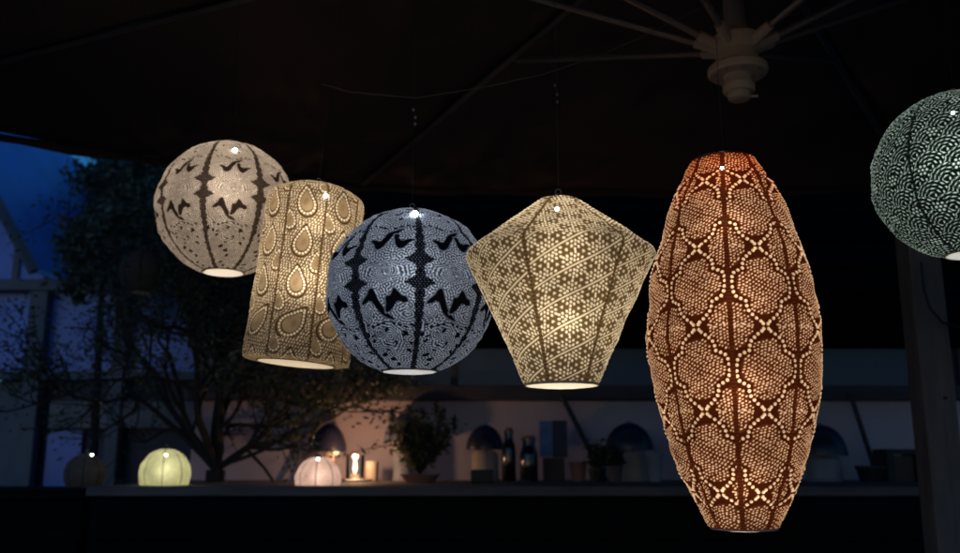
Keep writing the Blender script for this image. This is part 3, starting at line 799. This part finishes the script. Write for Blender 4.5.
lantern(963, 175, 1.8, sphere_px(85, 10, 24), fans, seam_plain(2.2, 0, .1), 8, R(-90) - .55, mF,
        'round grey-green lace lantern cut off by the right edge of the frame', 1.15, .55, (.97, 1, .93), (953, 113), 84*1.44, 6, led_r=.003, cs=1.25)

# small lanterns standing or hanging in the background
plainc = Cloth(120, 200); plainc.A = .16 + .62*smooth01(worm(plainc.ny, plainc.nx, 4/PXM, 77)*.6 + .5)
mY = lace('lace_yellow', (.5, .5, .25), (.10, .10, .05), (1, 1, .76), (.72, .70, .46), (.12, .12, .07))
mP = lace('lace_pink', (.5, .42, .40), (.05, .03, .03), (1, .85, .78), (.75, .58, .50), (.05, .03, .025))
mU = lace('lace_unlit', (.16, .15, .16), (.03, .03, .03), (.3, .3, .3), (.2, .2, .2), (.02, .02, .02))
sb = dict(nv=150, nu=300, group='small round lanterns in the background', cord_top=.14)
def standing(cx, cy, r, Y, mm, label, w, col, led, seed, ledm=None):
    return lantern(cx, cy, Y, sphere_px(r, 4, 9), plainc, seam_plain(1.8, 0, .0), 8, R(-90) - .1, mm, label, w, .55, col, led, 0, seed, led_r=.004, led_m=ledm, bump=.0006, wrinkle=.0008, **sb)
Ysm = 3.6
ro = standing(165, 474, 25, Ysm, mY, 'small round yellow-green lit lantern at the foot of the dark tree', .5, (1, .96, .72), (166, 455), 11)
ro = standing(318, 480, 23, Ysm, mP, 'small round pinkish lantern with dark ribs beside the candle', .55, (1, .80, .68), (318, 459), 12)
ro = standing(85, 474, 20, 3.7, mU, 'small unlit grey round lantern in front of the blue pane at far left', .006, (1, .95, .9), (92, 455), 13)
sb['cord_top'] = .5
standing(143, 272, 23, 3.75, mU, 'small unlit grey round lantern hanging in the tree below the cream lantern', .003, (1, .95, .9), None, 14)

# ------------------------------------------------------------------ objects on the counter
def on_counter(px, Y): return Vector((at(px, 470, Y).x, Y, CZ + .0005))
def dome_lamp(px, ytop, ybot, wpx, Y, label, dome='dome', body='cream', body_w=.5, lit=0):
    p = on_counter(px, Y); s = mpp(Vector((p.x, Y, CZ)))
    root = empty('dome_lamp', p, label, 'lamp', 'dome lamps along the counter')
    zt = at(px, ytop, Y).z - CZ; zb = at(px, ybot, Y).z - CZ; r = wpx * s / 2; H = zt - zb
    pr = [(r*math.cos(a), zb + H*math.sin(a)) for a in np.linspace(0, R(88), 18)]
    inn = [(q*.965, zb + (z-zb)*.965) for q, z in pr[::-1]]
    MB().lathe(pr + inn, 40, cap=False).build('dome_shade', M[dome], root, smooth=True)
    MB().lathe([(.002, .014), (.010, .012), (.012, .004), (.016, 0)], 16, (0, 0, zt - .002)).build('finial', M['steel'], root, smooth=True)
    bw = r * body_w
    MB().lathe([(.003, .0), (bw*1.08, .0), (bw*1.1, .008), (bw, .014), (bw*.96, zb*.85), (bw*.8, zb*.95), (.012, zb*.97), (.010, zt - .02), (.003, zt-.015)], 28).build('lamp_base', M[body], root, smooth=True)
    if lit:
        ld = bpy.data.lights.new('lamp_light', 'POINT'); ld.energy = lit; ld.color = (1, .52, .24); ld.shadow_soft_size = .02
        lo = bpy.data.objects.new('lamp_light', ld); S.collection.objects.link(lo); lo.parent = root; lo.location = (0.05, -.03, zb + .01)
        MB().lathe([(.003, -.02), (.014, -.012), (.018, 0), (.012, .014), (.006, .02)], 14, (0.04, -.03, zb + .005)).build('bulb', emit('bulb', (1, .6, .3), 2.5), root, smooth=True)
    return root
dome_lamp(328, 424, 452, 36, 4.42, 'dark dome lamp glowing orange underneath, behind the pinkish round lantern', lit=1.3, body_w=.35)
dome_lamp(403, 415, 442, 40, 4.45, 'pale blue dome lamp half hidden behind the leafy potted plant', dome='dome_pale', body='grey_pot')
dome_lamp(485, 425, 450, 38, 4.35, 'dark dome lamp with pale highlight just left of the black bottles', body_w=.72)
dome_lamp(630, 423, 450, 48, 4.35, 'large dark dome lamp left of the tall barrel lantern', body_w=.62)
dome_lamp(824, 425, 456, 48, 4.3, 'large dark dome lamp on grey base right of the tall barrel lantern', body='grey_pot', body_w=.7)
dome_lamp(700, 427, 452, 44, 4.35, 'dark dome lamp hidden behind the tall barrel lantern', body='grey_pot', body_w=.6)

def bottle(px, ytop, rpx, Y, label, neck=.35):
    p = on_counter(px, Y); s = mpp(Vector((p.x, Y, CZ))); root = empty('bottle', p, label, 'bottle', 'dark bottles on the counter')
    H = at(px, ytop, Y).z - CZ; r = rpx * s
    MB().lathe([(.002, .003), (r*.9, 0), (r, .01), (r, H*.58), (r*.9, H*.66), (r*neck, H*.78), (r*neck, H*.9), (r*neck*1.25, H*.905), (r*neck*1.25, H*.94), (.002, H*.94)], 28).build('bottle_body', M['bottle'], root, smooth=True)
    MB().lathe([(.002, H*.941), (r*neck*.95, H*.942), (r*neck*.95, H), (.002, H)], 16).build('stopper', M['cork'], root, smooth=True)
bottle(509, 428, 7, 4.25, 'tall slim black bottle beside a dome lamp', .6)
bottle(529, 436, 9, 4.2, 'squat wide black bottle, right of the tall slim bottle', .7)
# small glint dish in front of the bottles
p = on_counter(523, 4.0); o = MB().lathe([(.002, 0), (.02, 0), (.032, .008), (.03, .010), (.018, .003), (.002, .003)], 24).build('dish', M['steel'], None, smooth=True); o.location = p
tag(o, 'tiny shiny metal dish in front of the black bottles', 'dish')
# black box beneath left dome
p = on_counter(482, 4.05); o = MB().box((-.05, -.03, 0), (.05, .03, .055)).build('box', M['black'], None, bevel=.004); o.location = p
tag(o, 'low black box in front of the dome lamp beside the bottles', 'box')
# blue picture card
p = on_counter(554, 4.4); s = mpp(p); root = empty('picture_card', p, 'upright card, light blue on its left and navy on its right', 'card')
H0 = at(554, 457, 4.4).z - CZ; H1 = at(554, 421, 4.4).z - CZ
MB().box((-14*s, 0, H0), (-1*s, .012, H1)).build('pale_panel', M['card_blue'], root, bevel=.002)
MB().box((-1*s + .001, -.001, H0 - .002), (14*s, .014, H1 + .002)).build('navy_panel', M['card_navy'], root, bevel=.002)
MB().box((-.05, -.02, 0), (.05, .05, H0 - .004)).build('stand', M['box_brown'], root, bevel=.004)
def pot(px, ytop, rpx, Y, m, name, label, cat, group=None, grow=False):
    p = on_counter(px, Y); s = mpp(p); H = at(px, ytop, Y).z - CZ; r = rpx*s
    root = empty(name, p, label, cat, group)
    MB().lathe([(.003, 0), (r*.72, 0), (r*.95, H*.82), (r*1.04, H*.84), (r*1.04, H), (r*.9, H), (r*.88, H*.85), (.003, H*.84)], 26).build('pot', M[m], root, smooth=True)
    return root, H, r
pot(578, 462, 9, 4.25, 'terracotta', 'plant_pot', 'small reddish clay pot under the right side of the blue card', 'pot')
pot(654, 452, 9, 4.2, 'grey_pot', 'plant_pot', 'tall pale grey pot touching the barrel lantern from the left', 'pot')
rt, H, r = pot(597, 468, 9, 4.15, 'black', 'potted_plant', 'small dark potted plant at the foot of the slanting strut', 'plant', 'dark potted plants on the counter')
def tuft(root, H, n, L, lm, seed, spread=.4, size=.03, spikes=0):
    r_ = np.random.default_rng(seed); st = MB(); tips = []; sp = []
    for i in range(n):
        a = r_.uniform(0, 6.28); d = Vector((math.cos(a)*spread*r_.uniform(.1, 1), math.sin(a)*spread*r_.uniform(.1, .8), 1)).normalized()
        l = L * r_.uniform(.5, 1.05); pts = [Vector((0, 0, H*.85))]
        for k in range(5):
            d = (d + Vector(r_.normal(size=3))*.12).normalized(); pts.append(pts[-1] + d*l/5)
            if k > 0: tips += [pts[-1] + Vector(r_.normal(size=3))*.012 for _ in range(5)]
        st.tube(pts, .0012, 4)
        if i < spikes: sp += [pts[-1] + Vector((r_.normal()*.004, r_.normal()*.004, q*.005)) for q in range(11) for _ in range(4)]
    st.build('stems', M['bark'], root); v, f = leaf_mesh(tips, size, r_, .45, .3); link('leaves', mesh_np('leaves', v, f), M[lm], root, smooth=False)
    if sp: v, f = leaf_mesh(sp, .014, r_, .6, .6); link('flower_spikes', mesh_np('flower_spikes', v, f), M['plant_dark'], root, smooth=False)
tuft(rt, H, 22, .12, 'plant_dark', 5)
rt, H, r = pot(615, 466, 8, 4.1, 'box_brown', 'potted_plant', 'little bushy dark plant in a brown pot under the large dome lamp', 'plant', 'dark potted plants on the counter')
tuft(rt, H, 18, .08, 'plant_dark', 6)
rt, H, r = pot(420, 474, 20, 4.05, 'terracotta', 'potted_plant', 'leafy green potted plant with dark flower spikes right of the candle', 'plant')
tuft(rt, H, 90, .27, 'plant_leaf', 7, spread=.75, size=.028, spikes=34)
# long bare twig reaching left from the plant
tw = [at(x, y, 3.95) for x, y in ((425, 470), (432, 449), (412, 442), (385, 446), (362, 450), (335, 458))]
mb = MB().tube([q - tw[0] for q in tw], [.003, .0025, .0022, .002, .0016, .001], 5)
to = mb.build('twig', M['bark'], None, smooth=True); to.location = tw[0]
tag(to, 'thin dark twig arching from the potted plant over the candle', 'twig')
tl = []
r_ = np.random.default_rng(2)
for a, b in zip(tw[1:-1], tw[2:]):
    for q in np.linspace(0, 1, 4): tl += [a.lerp(b, q) - tw[0] + Vector(r_.normal(size=3))*.007 for _ in range(2)]
v, f = leaf_mesh(tl, .028, r_, .5, .1); lo = link('leaves', mesh_np('leaves', v, f), M['plant_dark'], to, smooth=False)

# candle in glass beside a box reflecting its light
p = on_counter(355, 4.22); s = mpp(p)
root = empty('candle_jar', p, 'lit candle in a clear glass jar on a white plate', 'candle')
MB().lathe([(.003, 0), (17*s, 0), (18*s, .008), (.003, .006)], 32).build('plate', M['white_disc'], root, smooth=True)
MB().lathe([(8*s, .010), (9*s, .012), (9.3*s, .12), (9.1*s, .12), (8.8*s, .014), (8*s, .011)], 32, cap=False).build('glass_jar', M['glass'], root, smooth=True)
MB().lathe([(.003, .010), (4*s, .010), (4*s, .034), (.003, .033)], 24).build('candle', M['wax'], root, smooth=True)
MB().lathe([(.0005, -.032), (.006, -.022), (.009, -.006), (.0075, .010), (.004, .026), (.0006, .038)], 16, (0, 0, .068)).build('flame', emit('flame', (1, .66, .32), 9), root, smooth=True)
ld = bpy.data.lights.new('flame_light', 'POINT'); ld.energy = 3.4; ld.color = (1, .50, .25); ld.shadow_soft_size = .012
lo = bpy.data.objects.new('flame_light', ld); S.collection.objects.link(lo); lo.parent = root; lo.location = (0, -.0, .115)
p = on_counter(372, 4.36); o = MB().lathe([(.003, 0), (.030, 0), (.031, .09), (.027, .09), (.026, .01), (.003, .008)], 28).build('tumbler', M['cream'], None, smooth=True); o.location = p
tag(o, 'pale cup glowing orange right beside the candle jar', 'cup')
# dark framed box at right
p = on_counter(905, 4.2); s = mpp(p); root = empty('crate', p, 'dark upright crate with brown inside beside the wooden post', 'crate')
H = at(905, 449, 4.2).z - CZ; w = 17*s
MB().box((-w, 0, 0), (-w + .03, .15, H)).box((w - .02, 0, 0), (w, .15, H - .002)).box((-w + .031, 0, H - .025), (w - .021, .15, H - .001)).build('frame', M['black'], root)
MB().box((-w + .032, .03, 0), (w - .022, .14, H - .03)).build('lining', M['box_brown'], root)
pot(870, 466, 14, 4.15, 'black', 'plant_pot', 'wide low black pot between the right dome lamp and the crate', 'pot')

# ------------------------------------------------------------------ wooden post at the right
PY = 2.7
a = at(921, 250, PY); b = at(953, 485, PY)
post = empty('wooden_post', ((a.x + b.x)/2, PY, 0), 'weathered wooden post at the right edge under the grey-green lantern', 'post')
w = 16 * mpp(a)
MB().box((-w, 0, 0), (w, .09, at(921, 165, PY).z)).build('timber', M['post'], post, bevel=.006)
c = at(945, 398, PY); lx = c.x - post.location.x
sc_ = MB().lathe([(.001, 0), (.006, 0), (.006, .004), (.001, .004)], 12, (0, 0, 0)).build('screw', M['black'], post, smooth=True)
sc_.location = (lx, -.0, c.z); sc_.rotation_euler.x = R(90)
cb = [at(x, y, PY - .03) for x, y in ((921, 262), (924, 290), (930, 308), (942, 322), (958, 328), (985, 322), (1010, 300))]
co = MB().tube([q - cb[0] for q in cb], .004, 8).build('cable', M['black'], None, smooth=True); co.location = cb[0]
tag(co, 'black cable sagging in a loop across the wooden post', 'cable')
